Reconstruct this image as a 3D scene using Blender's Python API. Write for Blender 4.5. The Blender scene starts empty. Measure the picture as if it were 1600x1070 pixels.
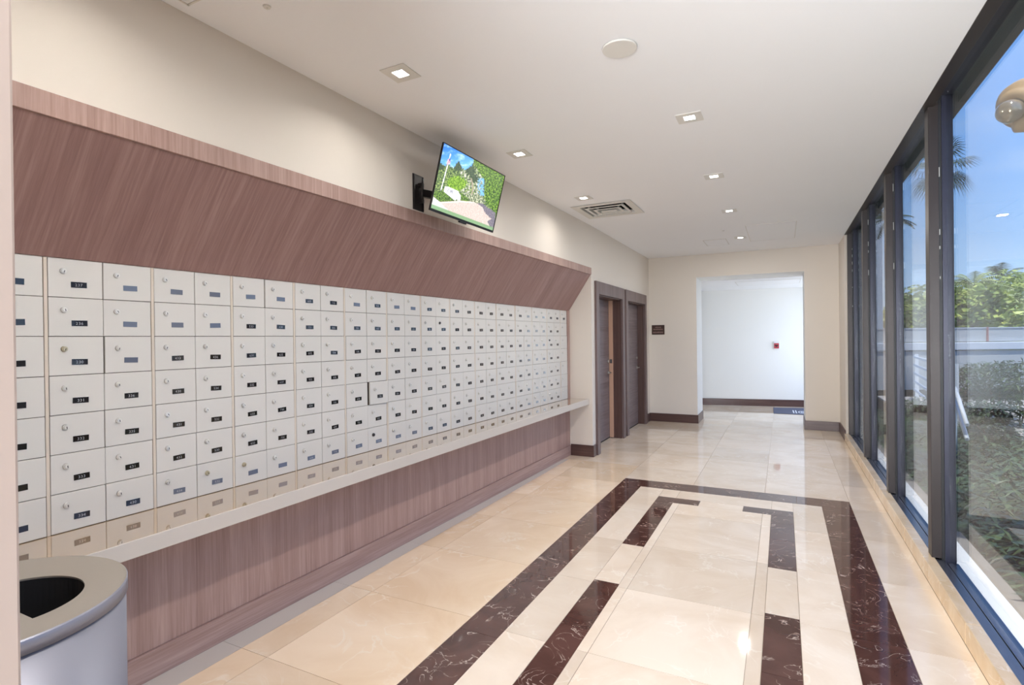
import bpy, bmesh, math, random
from mathutils import Vector, Matrix, noise
random.seed(7)
SC = bpy.context.scene
COL = SC.collection
PI = math.pi
# ------------------------------------------------------------------ camera
F, CX, CY, EYE = 843.75, 797.386, 532.323, 1.5
yaw, pit, rol = math.radians(26.7658), math.radians(-0.18035), math.radians(0.66738)
ca, sa, cb, sb, cc, sc_ = math.cos(yaw), math.sin(yaw), math.cos(pit), math.sin(pit), math.cos(rol), math.sin(rol)
RM = (Matrix(((ca, -sa, 0), (sa, ca, 0), (0, 0, 1))) @ Matrix(((1, 0, 0), (0, cb, -sb), (0, sb, cb)))
      @ Matrix(((cc, 0, sc_), (0, 1, 0), (-sc_, 0, cc))))
cd = bpy.data.cameras.new('camera'); cam = bpy.data.objects.new('camera', cd); COL.objects.link(cam)
right, fwd, up = RM @ Vector((1, 0, 0)), RM @ Vector((0, 1, 0)), RM @ Vector((0, 0, 1))
M4 = Matrix.Identity(4)
for i in range(3):
    M4[i][0], M4[i][1], M4[i][2] = right[i], up[i], -fwd[i]
M4[2][3] = EYE
cam.matrix_world = M4
cd.sensor_width = 36; cd.lens = F * 36 / 1600
cd.shift_x = (800 - CX) / 1600; cd.shift_y = (CY - 535) / 1600
cd.clip_start = 0.02; cd.clip_end = 500
SC.camera = cam
# ------------------------------------------------------------------ exposure, sky, sun
SC.view_settings.view_transform = 'Standard'; SC.view_settings.look = 'None'
SC.view_settings.gamma = 1; SC.view_settings.use_curve_mapping = False
SC.view_settings.exposure = 1.12
SC.cycles.max_bounces = 10; SC.cycles.diffuse_bounces = 6; SC.cycles.glossy_bounces = 5
SC.cycles.transparent_max_bounces = 16; SC.cycles.use_denoising = True
SC.cycles.sample_clamp_indirect = 6; SC.cycles.caustics_reflective = False; SC.cycles.caustics_refractive = False
SKY_GAIN = .76
W = bpy.data.worlds.new('sky'); SC.world = W; W.use_nodes = True
nt = W.node_tree; nt.nodes.clear()
def N(t, kind, **kw):
    n = t.nodes.new(kind)
    for k, v in kw.items():
        setattr(n, k, v)
    return n
wo = N(nt, 'ShaderNodeOutputWorld'); bg = N(nt, 'ShaderNodeBackground'); bg.inputs[1].default_value = SKY_GAIN
tc = N(nt, 'ShaderNodeTexCoord'); sx = N(nt, 'ShaderNodeSeparateXYZ'); rp = N(nt, 'ShaderNodeValToRGB')
e = rp.color_ramp.elements
e[0].position = 0.0; e[0].color = (.50, .70, 1.0, 1)
e[1].position = 1.0; e[1].color = (.10, .25, .75, 1)
for p_, c_ in ((.08, (.42, .65, 1.0, 1)), (.22, (.25, .50, .99, 1)), (.5, (.15, .38, .95, 1))):
    q_ = e.new(p_); q_.color = c_
cl = N(nt, 'ShaderNodeTexNoise'); cl.inputs['Scale'].default_value = 3; cl.inputs['Detail'].default_value = 6
mpw = N(nt, 'ShaderNodeMapping'); mpw.inputs['Scale'].default_value = (1, 1, 5)
crw = N(nt, 'ShaderNodeValToRGB'); crw.color_ramp.elements[0].position = .5; crw.color_ramp.elements[1].position = .8
crw.color_ramp.elements[1].color = (.5, .5, .5, 1)
mxw = N(nt, 'ShaderNodeMix', data_type='RGBA'); mxw.inputs[7].default_value = (.75, .85, 1.0, 1)
L = nt.links.new
L(tc.outputs['Generated'], sx.inputs[0]); L(sx.outputs[2], rp.inputs[0])
L(tc.outputs['Generated'], mpw.inputs[0]); L(mpw.outputs[0], cl.inputs['Vector']); L(cl.outputs[0], crw.inputs[0])
L(crw.outputs[0], mxw.inputs[0]); L(rp.outputs[0], mxw.inputs[6]); L(mxw.outputs[2], bg.inputs[0]); L(bg.outputs[0], wo.inputs[0])

def light(kind, name, loc, energy, color, size=.1, size_y=None, direction=None, spread=None):
    l = bpy.data.lights.new(name, kind); l.energy = energy; l.color = color
    if kind == 'AREA':
        l.shape = 'RECTANGLE'; l.size = size; l.size_y = size_y or size
        if spread: l.spread = spread
    elif kind == 'SUN':
        l.angle = math.radians(1.0)
    o = bpy.data.objects.new(name, l); COL.objects.link(o); o.location = loc
    if direction is not None:
        o.rotation_euler = Vector(direction).to_track_quat('-Z', 'Y').to_euler()
    return o
light('SUN', 'sun', (0, 0, 30), 2.9, (1, .95, .87), direction=(-.03, .35, -.94))
# ceiling height and downlight grid (their lamps are built further down)
CZ = 2.92
# added unseen fill behind the camera; daylight by the hallway's glazed exit
light('AREA', 'rear_fill_light', (-.55, -2.5, 1.35), 260, (.95, .975, 1), 2.3, 2.3, (0, 1, .8))
light('AREA', 'hallway_daylight', (.86, 11.75, 1.3), 14, (.84, .91, 1), 2.1, 2.2, (-1, 0, 0))

# ------------------------------------------------------------------ materials
def s2l(c):
    return tuple(((v / 255) / 12.92 if v / 255 <= .04045 else ((v / 255 + .055) / 1.055) ** 2.4) for v in c) + (1,)
def new_mat(name):
    m = bpy.data.materials.new(name); m.use_nodes = True
    t = m.node_tree; b = t.nodes['Principled BSDF']
    return m, t, b
def plain(name, col, rough=.5, metal=0, bump=0, bscale=200, var=.04, spec=.5, coat=0):
    m, t, b = new_mat(name)
    c = s2l(col)
    b.inputs['Roughness'].default_value = rough; b.inputs['Metallic'].default_value = metal
    b.inputs['Specular IOR Level'].default_value = spec; b.inputs['Coat Weight'].default_value = coat
    g = N(t, 'ShaderNodeNewGeometry'); n = N(t, 'ShaderNodeTexNoise'); n.inputs['Scale'].default_value = 2.3
    n.inputs['Detail'].default_value = 4
    mx = N(t, 'ShaderNodeMix', data_type='RGBA')
    mx.inputs[6].default_value = tuple(v * (1 - var) for v in c[:3]) + (1,)
    mx.inputs[7].default_value = tuple(min(1, v * (1 + var)) for v in c[:3]) + (1,)
    t.links.new(g.outputs['Position'], n.inputs['Vector']); t.links.new(n.outputs[0], mx.inputs[0])
    t.links.new(mx.outputs[2], b.inputs['Base Color'])
    if bump:
        n2 = N(t, 'ShaderNodeTexNoise'); n2.inputs['Scale'].default_value = bscale
        bp = N(t, 'ShaderNodeBump'); bp.inputs['Strength'].default_value = bump; bp.inputs['Distance'].default_value = .002
        t.links.new(g.outputs['Position'], n2.inputs['Vector']); t.links.new(n2.outputs[0], bp.inputs['Height'])
        t.links.new(bp.outputs[0], b.inputs['Normal'])
    return m
def wood(name, dark, mid, lite, scale, rot=(0, 0, 0), rough=.45):
    # rot turns the position first, so that the grain may follow a slope
    """fine streaked veneer; scale stretches the noise along the grain"""
    m, t, b = new_mat(name)
    g = N(t, 'ShaderNodeNewGeometry'); mp = N(t, 'ShaderNodeMapping')
    mp.inputs['Scale'].default_value = scale
    mr_ = N(t, 'ShaderNodeMapping'); mr_.inputs['Rotation'].default_value = rot
    n1 = N(t, 'ShaderNodeTexNoise'); n1.inputs['Scale'].default_value = 1; n1.inputs['Detail'].default_value = 5
    n1.inputs['Roughness'].default_value = .7; n1.inputs['Distortion'].default_value = .3
    n2 = N(t, 'ShaderNodeTexNoise'); n2.inputs['Scale'].default_value = .12; n2.inputs['Detail'].default_value = 2
    ad = N(t, 'ShaderNodeMath', operation='MULTIPLY_ADD'); ad.inputs[1].default_value = .5
    r = N(t, 'ShaderNodeValToRGB')
    r.color_ramp.elements[0].position = .40; r.color_ramp.elements[0].color = s2l(dark)
    r.color_ramp.elements[1].position = 1.05 if False else .98; r.color_ramp.elements[1].color = s2l(lite)
    k = r.color_ramp.elements.new(.70); k.color = s2l(mid)
    lk = t.links.new
    lk(g.outputs['Position'], mr_.inputs[0]); lk(mr_.outputs[0], mp.inputs[0]); lk(mp.outputs[0], n1.inputs['Vector']); lk(mp.outputs[0], n2.inputs['Vector'])
    lk(n2.outputs[0], ad.inputs[0]); lk(n1.outputs[0], ad.inputs[2])
    lk(ad.outputs[0], r.inputs[0]); lk(r.outputs[0], b.inputs['Base Color'])
    b.inputs['Roughness'].default_value = rough
    bp = N(t, 'ShaderNodeBump'); bp.inputs['Strength'].default_value = .08; bp.inputs['Distance'].default_value = .001
    lk(n1.outputs[0], bp.inputs['Height']); lk(bp.outputs[0], b.inputs['Normal'])
    return m
def marble(name, a, b_, vein, vein_w, vein_amt, scale, rough, objvar=.10, coat=.0):
    m, t, b = new_mat(name); lk = t.links.new
    g = N(t, 'ShaderNodeNewGeometry'); oi = N(t, 'ShaderNodeObjectInfo')
    off = N(t, 'ShaderNodeVectorMath', operation='SCALE'); off.inputs[0].default_value = (7.1, 3.3, 5.7)
    lk(oi.outputs['Random'], off.inputs[3])
    av = N(t, 'ShaderNodeVectorMath', operation='ADD'); lk(g.outputs['Position'], av.inputs[0]); lk(off.outputs[0], av.inputs[1])
    cloud = N(t, 'ShaderNodeTexNoise'); cloud.inputs['Scale'].default_value = scale; cloud.inputs['Detail'].default_value = 8
    cloud.inputs['Roughness'].default_value = .6; cloud.inputs['Distortion'].default_value = .8
    lk(av.outputs[0], cloud.inputs['Vector'])
    mx = N(t, 'ShaderNodeMix', data_type='RGBA'); mx.inputs[6].default_value = s2l(a); mx.inputs[7].default_value = s2l(b_)
    cr = N(t, 'ShaderNodeMapRange'); cr.inputs[1].default_value = .35; cr.inputs[2].default_value = .65
    lk(cloud.outputs[0], cr.inputs[0]); lk(cr.outputs[0], mx.inputs[0])
    # veins: zero crossings of distorted noise
    vn = N(t, 'ShaderNodeTexNoise'); vn.inputs['Scale'].default_value = scale * 1.7; vn.inputs['Detail'].default_value = 5
    vn.inputs['Distortion'].default_value = 1.6; lk(av.outputs[0], vn.inputs['Vector'])
    s = N(t, 'ShaderNodeMath', operation='SUBTRACT'); s.inputs[1].default_value = .5; lk(vn.outputs[0], s.inputs[0])
    ab = N(t, 'ShaderNodeMath', operation='ABSOLUTE'); lk(s.outputs[0], ab.inputs[0])
    mr = N(t, 'ShaderNodeMapRange'); mr.inputs[1].default_value = 0; mr.inputs[2].default_value = vein_w
    mr.inputs[3].default_value = vein_amt; mr.inputs[4].default_value = 0; lk(ab.outputs[0], mr.inputs[0])
    # break the veins up
    bk = N(t, 'ShaderNodeTexNoise'); bk.inputs['Scale'].default_value = scale * 2.1; lk(g.outputs['Position'], bk.inputs['Vector'])
    bm_ = N(t, 'ShaderNodeMapRange'); bm_.inputs[1].default_value = .45; bm_.inputs[2].default_value = .6; lk(bk.outputs[0], bm_.inputs[0])
    mu = N(t, 'ShaderNodeMath', operation='MULTIPLY'); lk(mr.outputs[0], mu.inputs[0]); lk(bm_.outputs[0], mu.inputs[1])
    m2 = N(t, 'ShaderNodeMix', data_type='RGBA'); m2.inputs[7].default_value = s2l(vein)
    lk(mu.outputs[0], m2.inputs[0]); lk(mx.outputs[2], m2.inputs[6])
    hv = N(t, 'ShaderNodeHueSaturation'); vr = N(t, 'ShaderNodeMapRange')
    vr.inputs[3].default_value = 1 - objvar; vr.inputs[4].default_value = 1 + objvar * .6
    lk(oi.outputs['Random'], vr.inputs[0]); lk(vr.outputs[0], hv.inputs['Value']); lk(m2.outputs[2], hv.inputs['Color'])
    lk(hv.outputs[0], b.inputs['Base Color'])
    b.inputs['Roughness'].default_value = rough; b.inputs['IOR'].default_value = 1.55
    b.inputs['Coat Weight'].default_value = coat; b.inputs['Coat Roughness'].default_value = .02
    return m
def emis(name, col, strength):
    m, t, b = new_mat(name)
    b.inputs['Base Color'].default_value = (1, 1, 1, 1)
    b.inputs['Emission Color'].default_value = col; b.inputs['Emission Strength'].default_value = strength
    return m
def glass(name, tint=(1, 1, 1), base=.04):
    """thin pane: clear transmission plus mirror reflection by Fresnel (Schlick)"""
    m = bpy.data.materials.new(name); m.use_nodes = True; t = m.node_tree; t.nodes.clear(); lk = t.links.new
    o = N(t, 'ShaderNodeOutputMaterial'); mx = N(t, 'ShaderNodeMixShader'); tr = N(t, 'ShaderNodeBsdfTransparent')
    gl = N(t, 'ShaderNodeBsdfGlossy'); gl.inputs['Roughness'].default_value = 0
    tr.inputs[0].default_value = (*tint, 1)
    lw = N(t, 'ShaderNodeLayerWeight'); lw.inputs[0].default_value = .5
    pw = N(t, 'ShaderNodeMath', operation='POWER'); pw.inputs[1].default_value = 5
    ma = N(t, 'ShaderNodeMath', operation='MULTIPLY_ADD'); ma.inputs[1].default_value = 1 - base; ma.inputs[2].default_value = base
    lk(lw.outputs['Facing'], pw.inputs[0]); lk(pw.outputs[0], ma.inputs[0]); lk(ma.outputs[0], mx.inputs[0])
    lk(tr.outputs[0], mx.inputs[1]); lk(gl.outputs[0], mx.inputs[2]); lk(mx.outputs[0], o.inputs[0])
    return m
M = {}
M['wall'] = plain('cream_wall_paint', (222, 214, 204), .75, bump=.05, var=.012)
M['wall_white'] = plain('white_wall_paint', (232, 232, 230), .7, var=.01)
M['ceiling'] = plain('ceiling_paint', (243, 244, 247), .8, var=.008)
M['jamb'] = plain('jamb_paint', (176, 156, 142), .6, var=.02)
WD, WM, WL_ = (138, 108, 100), (163, 133, 124), (184, 156, 146)
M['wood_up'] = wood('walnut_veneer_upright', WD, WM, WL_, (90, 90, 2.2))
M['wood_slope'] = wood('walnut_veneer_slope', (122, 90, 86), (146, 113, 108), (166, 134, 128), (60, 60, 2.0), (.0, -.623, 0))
M['wood_long'] = wood('walnut_veneer_lengthwise', WD, WM, WL_, (90, 1.6, 90))
M['wood_dark'] = wood('dark_baseboard_wood', (62, 40, 37), (78, 54, 50), (96, 70, 64), (3, 3, 80), rough=.3)
M['door_wood'] = wood('grey_brown_door_veneer', (84, 70, 70), (112, 98, 99), (136, 122, 122), (60, 2, 90), rough=.4)
M['casing'] = wood('door_casing_wood', (80, 64, 62), (104, 86, 84), (122, 104, 102), (70, 70, 2), rough=.4)
M['reveal'] = wood('door_reveal_wood', (70, 48, 44), (86, 62, 56), (100, 76, 70), (70, 70, 2), rough=.35)
M['pale_wood'] = plain('pale_raw_wood', (200, 160, 136), .6)
M['tile'] = marble('cream_marble', (236, 221, 202), (222, 202, 178), (244, 236, 222), .018, .55, 1.6, .05, .11)
M['tile_warm'] = marble('warm_cream_marble', (244, 224, 198), (230, 204, 172), (246, 236, 220), .018, .6, 1.4, .05, .10)
M['dark_marble'] = marble('dark_brown_marble', (72, 46, 40), (94, 64, 56), (226, 206, 190), .010, .8, 3.2, .05, .06)
M['grey_marble'] = plain('grey_marble_strip', (206, 200, 192), .12, var=.05)
M['grout'] = plain('grout', (150, 132, 112), .8)
M['curb'] = marble('curb_marble', (226, 204, 172), (212, 184, 146), (240, 228, 206), .02, .5, 3, .12, .03)
M['counter'] = plain('beige_ledge_edge', (206, 197, 186), .3, var=.02)
M['counter_top'] = plain('polished_tan_ledge_top', (176, 150, 116), .03, var=.02, coat=1)
M['counter_top'].node_tree.nodes['Principled BSDF'].inputs['IOR'].default_value = 2.3
M['counter_top'].node_tree.nodes['Principled BSDF'].inputs['Coat IOR'].default_value = 1.9
M['box'] = plain('mailbox_enamel', (216, 213, 207), .42, bump=.02, var=.02)
M['boxframe'] = plain('mailbox_frame_enamel', (216, 204, 188), .4, var=.02)
M['gap'] = plain('mailbox_carcass', (64, 48, 38), .7)
M['lock'] = plain('lock_chrome', (228, 226, 220), .38, .45)
M['lock_brass'] = plain('lock_brass', (196, 186, 158), .38, .5)
M['lock_dark'] = plain('lock_dark', (90, 88, 88), .3, .8)
M['keyhole'] = plain('keyhole', (30, 26, 24), .6)
M['plate'] = plain('plate_black', (34, 27, 26), .12, coat=.7)
M['plate_glare'] = plain('plate_glare', (104, 110, 126), .15, coat=.7)  # window reflection put into the colour of some plates
M['digits'] = plain('plate_digits', (170, 172, 176), .5)
M['bronze'] = plain('window_bronze', (47, 38, 35), .36, .25)
M['bronze_out'] = plain('window_bronze_outer', (38, 38, 54), .34, .25)
M['sill_metal'] = plain('anodised_sill', (120, 122, 132), .22, .85)
M['gasket'] = plain('rubber_gasket', (14, 13, 14), .5)
M['sealant'] = plain('sealant', (190, 188, 182), .6)
M['glass'] = glass('window_glass', (.93, .95, .95), .045)
M['black'] = plain('black_plastic', (22, 20, 20), .35)
M['black_metal'] = plain('black_metal', (38, 34, 34), .4, .3)
M['silver'] = plain('satin_silver_paint', (140, 140, 150), .42, .35, var=.01)
M['lid'] = plain('bin_lid_metal', (168, 160, 148), .33, .35, var=.01)
M['hole'] = plain('bin_liner_black', (16, 15, 17), .9)
M['metal'] = plain('brushed_steel', (196, 192, 186), .3, 1)
M['vent'] = plain('vent_white', (222, 220, 215), .5)
M['duct'] = plain('duct_dark', (30, 27, 25), .9)
M['lamp'] = emis('lamp_lens', (1, .97, .9, 1), 9)
M['sign'] = plain('sign_brown', (58, 34, 28), .35)
M['signtext'] = plain('sign_text', (142, 112, 104), .5)
M['red'] = plain('alarm_red', (178, 52, 66), .35)
M['white_plastic'] = plain('white_plastic', (224, 224, 228), .3)
M['mat'] = plain('mat_charcoal', (84, 88, 108), .9, bump=.5, bscale=400)
M['mattext'] = plain('mat_print', (210, 215, 225), .8)
M['concrete'] = plain('pale_concrete', (224, 226, 230), .8, var=.03)
M['curb_grey'] = plain('grey_concrete_kerb', (140, 134, 128), .85, var=.08)
M['soffit'] = plain('soffit_grey', (128, 130, 134), .8)
M['earth'] = plain('planting_bed_soil', (52, 54, 40), .95, var=.3)
M['paving'] = plain('paving', (190, 182, 172), .85, var=.08)
M['extwhite'] = plain('exterior_white_paint', (214, 220, 228), .7)
M['extgrey'] = plain('exterior_grey_paint', (190, 194, 196), .7)
M['rust'] = plain('rusty_post', (176, 120, 116), .7)
M['beige'] = plain('beige_cast_metal', (196, 160, 112), .5)
M['stucco'] = plain('beige_stucco', (206, 192, 170), .85)
M['bulb'] = plain('bulb_glass', (188, 168, 140), .08, .6)
M['bark'] = plain('bark', (116, 98, 80), .9, var=.2)
def leafmat(name, a, b_):
    m, t, b = new_mat(name); lk = t.links.new
    g = N(t, 'ShaderNodeNewGeometry'); n = N(t, 'ShaderNodeTexNoise'); n.inputs['Scale'].default_value = 1.3; n.inputs['Detail'].default_value = 6
    r = N(t, 'ShaderNodeValToRGB'); r.color_ramp.elements[0].position = .35; r.color_ramp.elements[1].position = .65
    r.color_ramp.elements[0].color = s2l(a); r.color_ramp.elements[1].color = s2l(b_)
    lk(g.outputs['Position'], n.inputs['Vector']); lk(n.outputs[0], r.inputs[0]); lk(r.outputs[0], b.inputs['Base Color'])
    b.inputs['Roughness'].default_value = .5
    return m
M['leaf'] = leafmat('tree_leaf', (112, 136, 56), (206, 214, 108))
M['leaf2'] = leafmat('pale_tree_leaf', (128, 146, 84), (214, 216, 150))
M['leaf_dark'] = leafmat('shrub_leaf', (26, 48, 30), (84, 106, 60))
M['palm'] = leafmat('palm_leaf', (58, 70, 54), (120, 136, 84))
M['palm_sun'] = leafmat('sunlit_palm_leaf', (112, 132, 60), (190, 196, 120))

# ------------------------------------------------------------------ mesh helpers
def finish(bm, name, mats, parent=None, loc=None, smooth=False, bevel=0):
    bmesh.ops.recalc_face_normals(bm, faces=bm.faces)
    if bevel:
        bmesh.ops.bevel(bm, geom=[e_ for e_ in bm.edges if len(e_.link_faces) == 2 and e_.calc_face_angle(0) > .6],
                        offset=bevel, segments=2, profile=.5, affect='EDGES')
    me = bpy.data.meshes.new(name); bm.to_mesh(me); bm.free()
    for m in (mats if isinstance(mats, (list, tuple)) else [mats]):
        me.materials.append(m)
    if smooth:
        for p in me.polygons: p.use_smooth = True
    o = bpy.data.objects.new(name, me); COL.objects.link(o)
    if parent: o.parent = parent
    if loc: o.location = loc
    return o
def hexa(bm, v8, mi=0):
    """8 points: bottom loop 0-3, top loop 4-7"""
    vs = [bm.verts.new(p) for p in v8]
    fs = []
    for idx in ((0, 3, 2, 1), (4, 5, 6, 7), (0, 1, 5, 4), (1, 2, 6, 5), (2, 3, 7, 6), (3, 0, 4, 7)):
        f = bm.faces.new([vs[i] for i in idx]); f.material_index = mi; fs.append(f)
    return fs
def box(bm, x0, x1, y0, y1, z0, z1, mi=0):
    return hexa(bm, [(x0, y0, z0), (x1, y0, z0), (x1, y1, z0), (x0, y1, z0), (x0, y0, z1), (x1, y0, z1), (x1, y1, z1), (x0, y1, z1)], mi)
def boxes(name, lst, mat, parent=None, bevel=0, loc=None):
    bm = bmesh.new()
    for b in lst: box(bm, *b)
    return finish(bm, name, mat, parent, loc, bevel=bevel)
def cyl(bm, p0, p1, r0, r1=None, n=16, mi=0, cap=True):
    r1 = r0 if r1 is None else r1
    p0, p1 = Vector(p0), Vector(p1); d = (p1 - p0).normalized()
    a = d.orthogonal().normalized(); b = d.cross(a)
    r0v = [bm.verts.new(p0 + (a * math.cos(2 * PI * i / n) + b * math.sin(2 * PI * i / n)) * r0) for i in range(n)]
    r1v = [bm.verts.new(p1 + (a * math.cos(2 * PI * i / n) + b * math.sin(2 * PI * i / n)) * r1) for i in range(n)]
    for i in range(n):
        f = bm.faces.new((r0v[i], r0v[(i + 1) % n], r1v[(i + 1) % n], r1v[i])); f.material_index = mi; f.smooth = True
    if cap:
        bm.faces.new(r0v).material_index = mi; bm.faces.new(r1v).material_index = mi
def tube(bm, pts, r, n=8, mi=0):
    for a, b in zip(pts, pts[1:]): cyl(bm, a, b, r, n=n, mi=mi)
def tag(o, label=None, cat=None, group=None, kind=None):
    if label: o['label'] = label
    if cat: o['category'] = cat
    if group: o['group'] = group
    if kind: o['kind'] = kind
    return o
def empty(name, loc=(0, 0, 0), rz=0, label=None, cat=None, group=None, kind=None):
    o = bpy.data.objects.new(name, None); COL.objects.link(o); o.location = loc; o.rotation_euler = (0, 0, rz)
    o.empty_display_size = .1
    return tag(o, label, cat, group, kind)
def struct(o): o['kind'] = 'structure'; return o
def copy_tree(o, parent=None):
    c = o.copy(); COL.objects.link(c)
    if parent: c.parent = parent
    for ch in list(o.children): copy_tree(ch, c)
    return c

# ------------------------------------------------------------------ floor
fl = struct(boxes('floor', [(-2.75, .775, -2.6, 9.83, -.12, -.003), (-2.75, .5, 9.83, 10.47, -.12, -.003), (-2.8, .94, 10.47, 13.4, -.12, -.003)], M['grout']))
tile_meshes = {}
def tile(x0, x1, y0, y1, mat='tile', name='tile', taper=None):
    g = .0012
    bm = bmesh.new()
    x0, x1, y0, y1 = x0 + g, x1 - g, y0 + g, y1 - g
    cx, cy = (x0 + x1) / 2, (y0 + y1) / 2
    if taper:
        hexa(bm, [(x - cx, y - cy, z) for z in (-.004, 0) for x, y in taper])
    else:
        box(bm, x0 - cx, x1 - cx, y0 - cy, y1 - cy, -.004, 0)
    return finish(bm, name, M[mat], fl, (cx, cy, 0))
def grid(xs, ys, mat='tile', name='tile'):
    for a, b in zip(xs, xs[1:]):
        for c, d in zip(ys, ys[1:]): tile(a, b, c, d, mat, name)
BX0, BX1, CX0, CX1, BY = -1.515, -1.292, .293, .522, 5.70     # dark border band
BI = 5.445
NY = -.9
# left of the band
ysL = [-2.6, -1.95, -1.2, -.5, .27, 1.0, 1.76, 2.50, 3.235, 4.01, 4.71, 5.50, 6.30]
grid([-2.205, BX0], ysL, 'tile_warm')
grid([-2.385, -2.205], ysL, 'tile_warm')
# grey strip along the plinth
for c, d in zip(ysL, ysL[1:]): tile(-2.60, -2.385, c, d, 'grey_marble', 'edge_strip')
# dark border
def band(x0, x1, ys):
    for c, d in zip(ys, ys[1:]): tile(x0, x1, c, d, 'dark_marble', 'dark_border_piece')
yb = [NY, .1, .86, 1.62, 2.38, 3.14, 3.9, 4.66, BI]
band(BX0, BX1, yb); band(CX0, CX1, yb)
for a, b in zip([BX0, -1.0, -.3, .1, CX1], [-1.0, -.3, .1, CX1]): tile(a, b, BI, BY, 'dark_marble', 'dark_border_piece')
# inside the border
ysI = [NY, -.5, .25, .98, 1.73, 2.455, 3.19, 3.925, 4.71, BI]
for x0, x1 in ((BX1, -1.06), (.067, CX0)):
    grid([x0, x1], ysI)
# L figures and the strips between them
for s, (x0, x1) in ((1, (-1.06, -.902)), (-1, (-.10, .067))):
    tile(x0, x1, 5.18, BI)
    tile(x0, x1, 3.225, 3.875)
    tile(x0, x1, .2, .85)
    tile(x0, x1, NY, -.5)
    tile(x0, x1, 4.42, 5.02, 'dark_marble', 'dark_inlay_piece'); tile(x0, x1, 3.875, 4.42, 'dark_marble', 'dark_inlay_piece')
    for c, d in ((.85, 1.45), (1.45, 2.05), (2.05, 2.65), (2.65, 3.225), (-.5, .2)):
        tile(x0, x1, c, d, 'dark_marble', 'dark_inlay_piece')
tile(-1.06, -.684, 5.02, 5.18, 'dark_marble', 'dark_inlay_piece')
tile(-.322, .067, 5.02, 5.18, 'dark_marble', 'dark_inlay_piece')
tile(-.684, -.322, 5.02, 5.18)
tile(-.902, -.10, 5.18, BI)
ysC = [NY, -.5, .25, .98, 1.73, 2.455, 3.185, 3.925, 4.72, 5.02]
grid([-.902, -.845], ysC); grid([-.845, -.165], ysC); grid([-.165, -.10], ysC)
# right of the band
grid([CX1, .775], [-2.6, -1.5, -.75, .02, .8, 1.58, 2.365, 3.145, 3.925, 4.69, 5.48, 6.28, 7.0, 7.79, 8.55, 9.3, 9.83])
# near end and far zone
grid([BX0, -.82, -.165, CX1], [-2.6, -1.75, NY])
ysF = [BY, 6.30, 7.04, 7.80, 8.43, 9.06, 9.83]
grid([BX0, -.82, -.165, CX1], ysF)
grid([-2.16, BX0], [6.30, 7.04, 7.80, 8.43, 9.06, 9.83])
grid([-2.60, -2.16], [6.30, 6.56])
grid([-1.34, -.80, -.165, .33], [9.83, 10.47])
grid([-2.7, -2.1, -1.45, -.80, -.165, .5, .92], [10.47, 10.95, 11.6, 12.25, 12.75, 13.2])
grid([-2.36, -2.16], [6.78, 7.37, 7.94]); grid([-2.36, -2.16], [8.24, 8.85, 9.41])

# ------------------------------------------------------------------ walls and ceiling
def wx(y): return -2.300 + .0255 * (y - .9)                 # front plane of the left wall over the alcove
VX0, VX1, VY0, VY1 = -1.985, -1.435, 5.545, 6.125             # diffuser throat
cb_ = [(-3.2, .79, -2.75, VY0, CZ, CZ + .3), (-3.2, .79, VY1, 9.85, CZ, CZ + .3), (-3.2, VX0, VY0, VY1, CZ, CZ + .3), (VX1, .79, VY0, VY1, CZ, CZ + .3)]
struct(boxes('ceiling', cb_, M['ceiling']))
struct(boxes('ceiling_hallway', [(-2.8, 1.05, 10.46, 13.4, 2.515, 2.8)], M['ceiling']))
bm = bmesh.new()
hexa(bm, [(-3.2, .268, 2.385), (wx(.268), .268, 2.385), (-2.15, 6.545, 2.385), (-3.2, 6.545, 2.385)] +
     [(-3.2, .268, CZ), (wx(.268), .268, CZ), (-2.15, 6.545, CZ), (-3.2, 6.545, CZ)])
box(bm, -3.2, -2.86, .268, 6.545, 0, 2.385)                    # behind the mailboxes
box(bm, -3.2, -2.20, .268, .66, 0, 2.385)                       # near end of the alcove
for y0, y1, z0 in ((6.545, 6.765, 0), (6.765, 7.945, 2.08), (7.945, 8.235, 0), (8.235, 9.415, 2.08), (9.415, 9.82, 0)):
    box(bm, -3.2, -2.15, y0, y1, z0, CZ)
box(bm, -3.2, -2.5, 6.765, 7.945, 0, 2.08); box(bm, -3.2, -2.5, 8.235, 9.415, 0, 2.08)
struct(finish(bm, 'wall_left', M['wall']))
struct(boxes('wall_far', [(-3.2, -1.33, 9.82, 10.47, 0, CZ), (.315, 1.05, 9.82, 10.47, 0, CZ), (.79, 1.05, 9.82, 10.47, CZ, 3.0), (-1.33, .315, 9.82, 10.47, 2.53, CZ)], M['wall']))
struct(boxes('trim_5', [(-1.3315, -1.3285, 9.818, 10.472, .146, 2.531), (.3135, .3165, 9.818, 10.472, .146, 2.531), (-1.33, .315, 9.818, 10.472, 2.5285, 2.5315)], M['wall_white']))
struct(boxes('wall_right', [(.79, 1.05, 8.96, 9.82, 0, 3.0)], M['wall']))
struct(boxes('wall_near', [(-3.2, -.70, .10, .2665, 0, CZ)], M['jamb'], bevel=.003))
struct(boxes('wall_back', [(-3.2, -1.85, -2.75, -2.6, 0, CZ), (.75, 1.05, -2.75, -2.6, 0, CZ), (-1.85, .75, -2.75, -2.6, 2.6, CZ)], M['wall']))
struct(boxes('window_rear_added', [(-1.85, .75, -2.66, -2.652, 0, 2.6)], M['glass']))  # unseen glazing added to go with the rear fill light
struct(boxes('trim_4', [(-1.85, -1.80, -2.69, -2.62, 0, 2.6), (.70, .75, -2.69, -2.62, 0, 2.6), (-.58, -.52, -2.69, -2.62, 0, 2.6), (-1.8, .7, -2.69, -2.62, 2.54, 2.6)], M['bronze']))  # frame bars of the added rear glazing
struct(boxes('wall_vestibule', [(-2.15, -2.0, -2.6, .10, 0, CZ)], M['wall']))
bm = bmesh.new()
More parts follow.
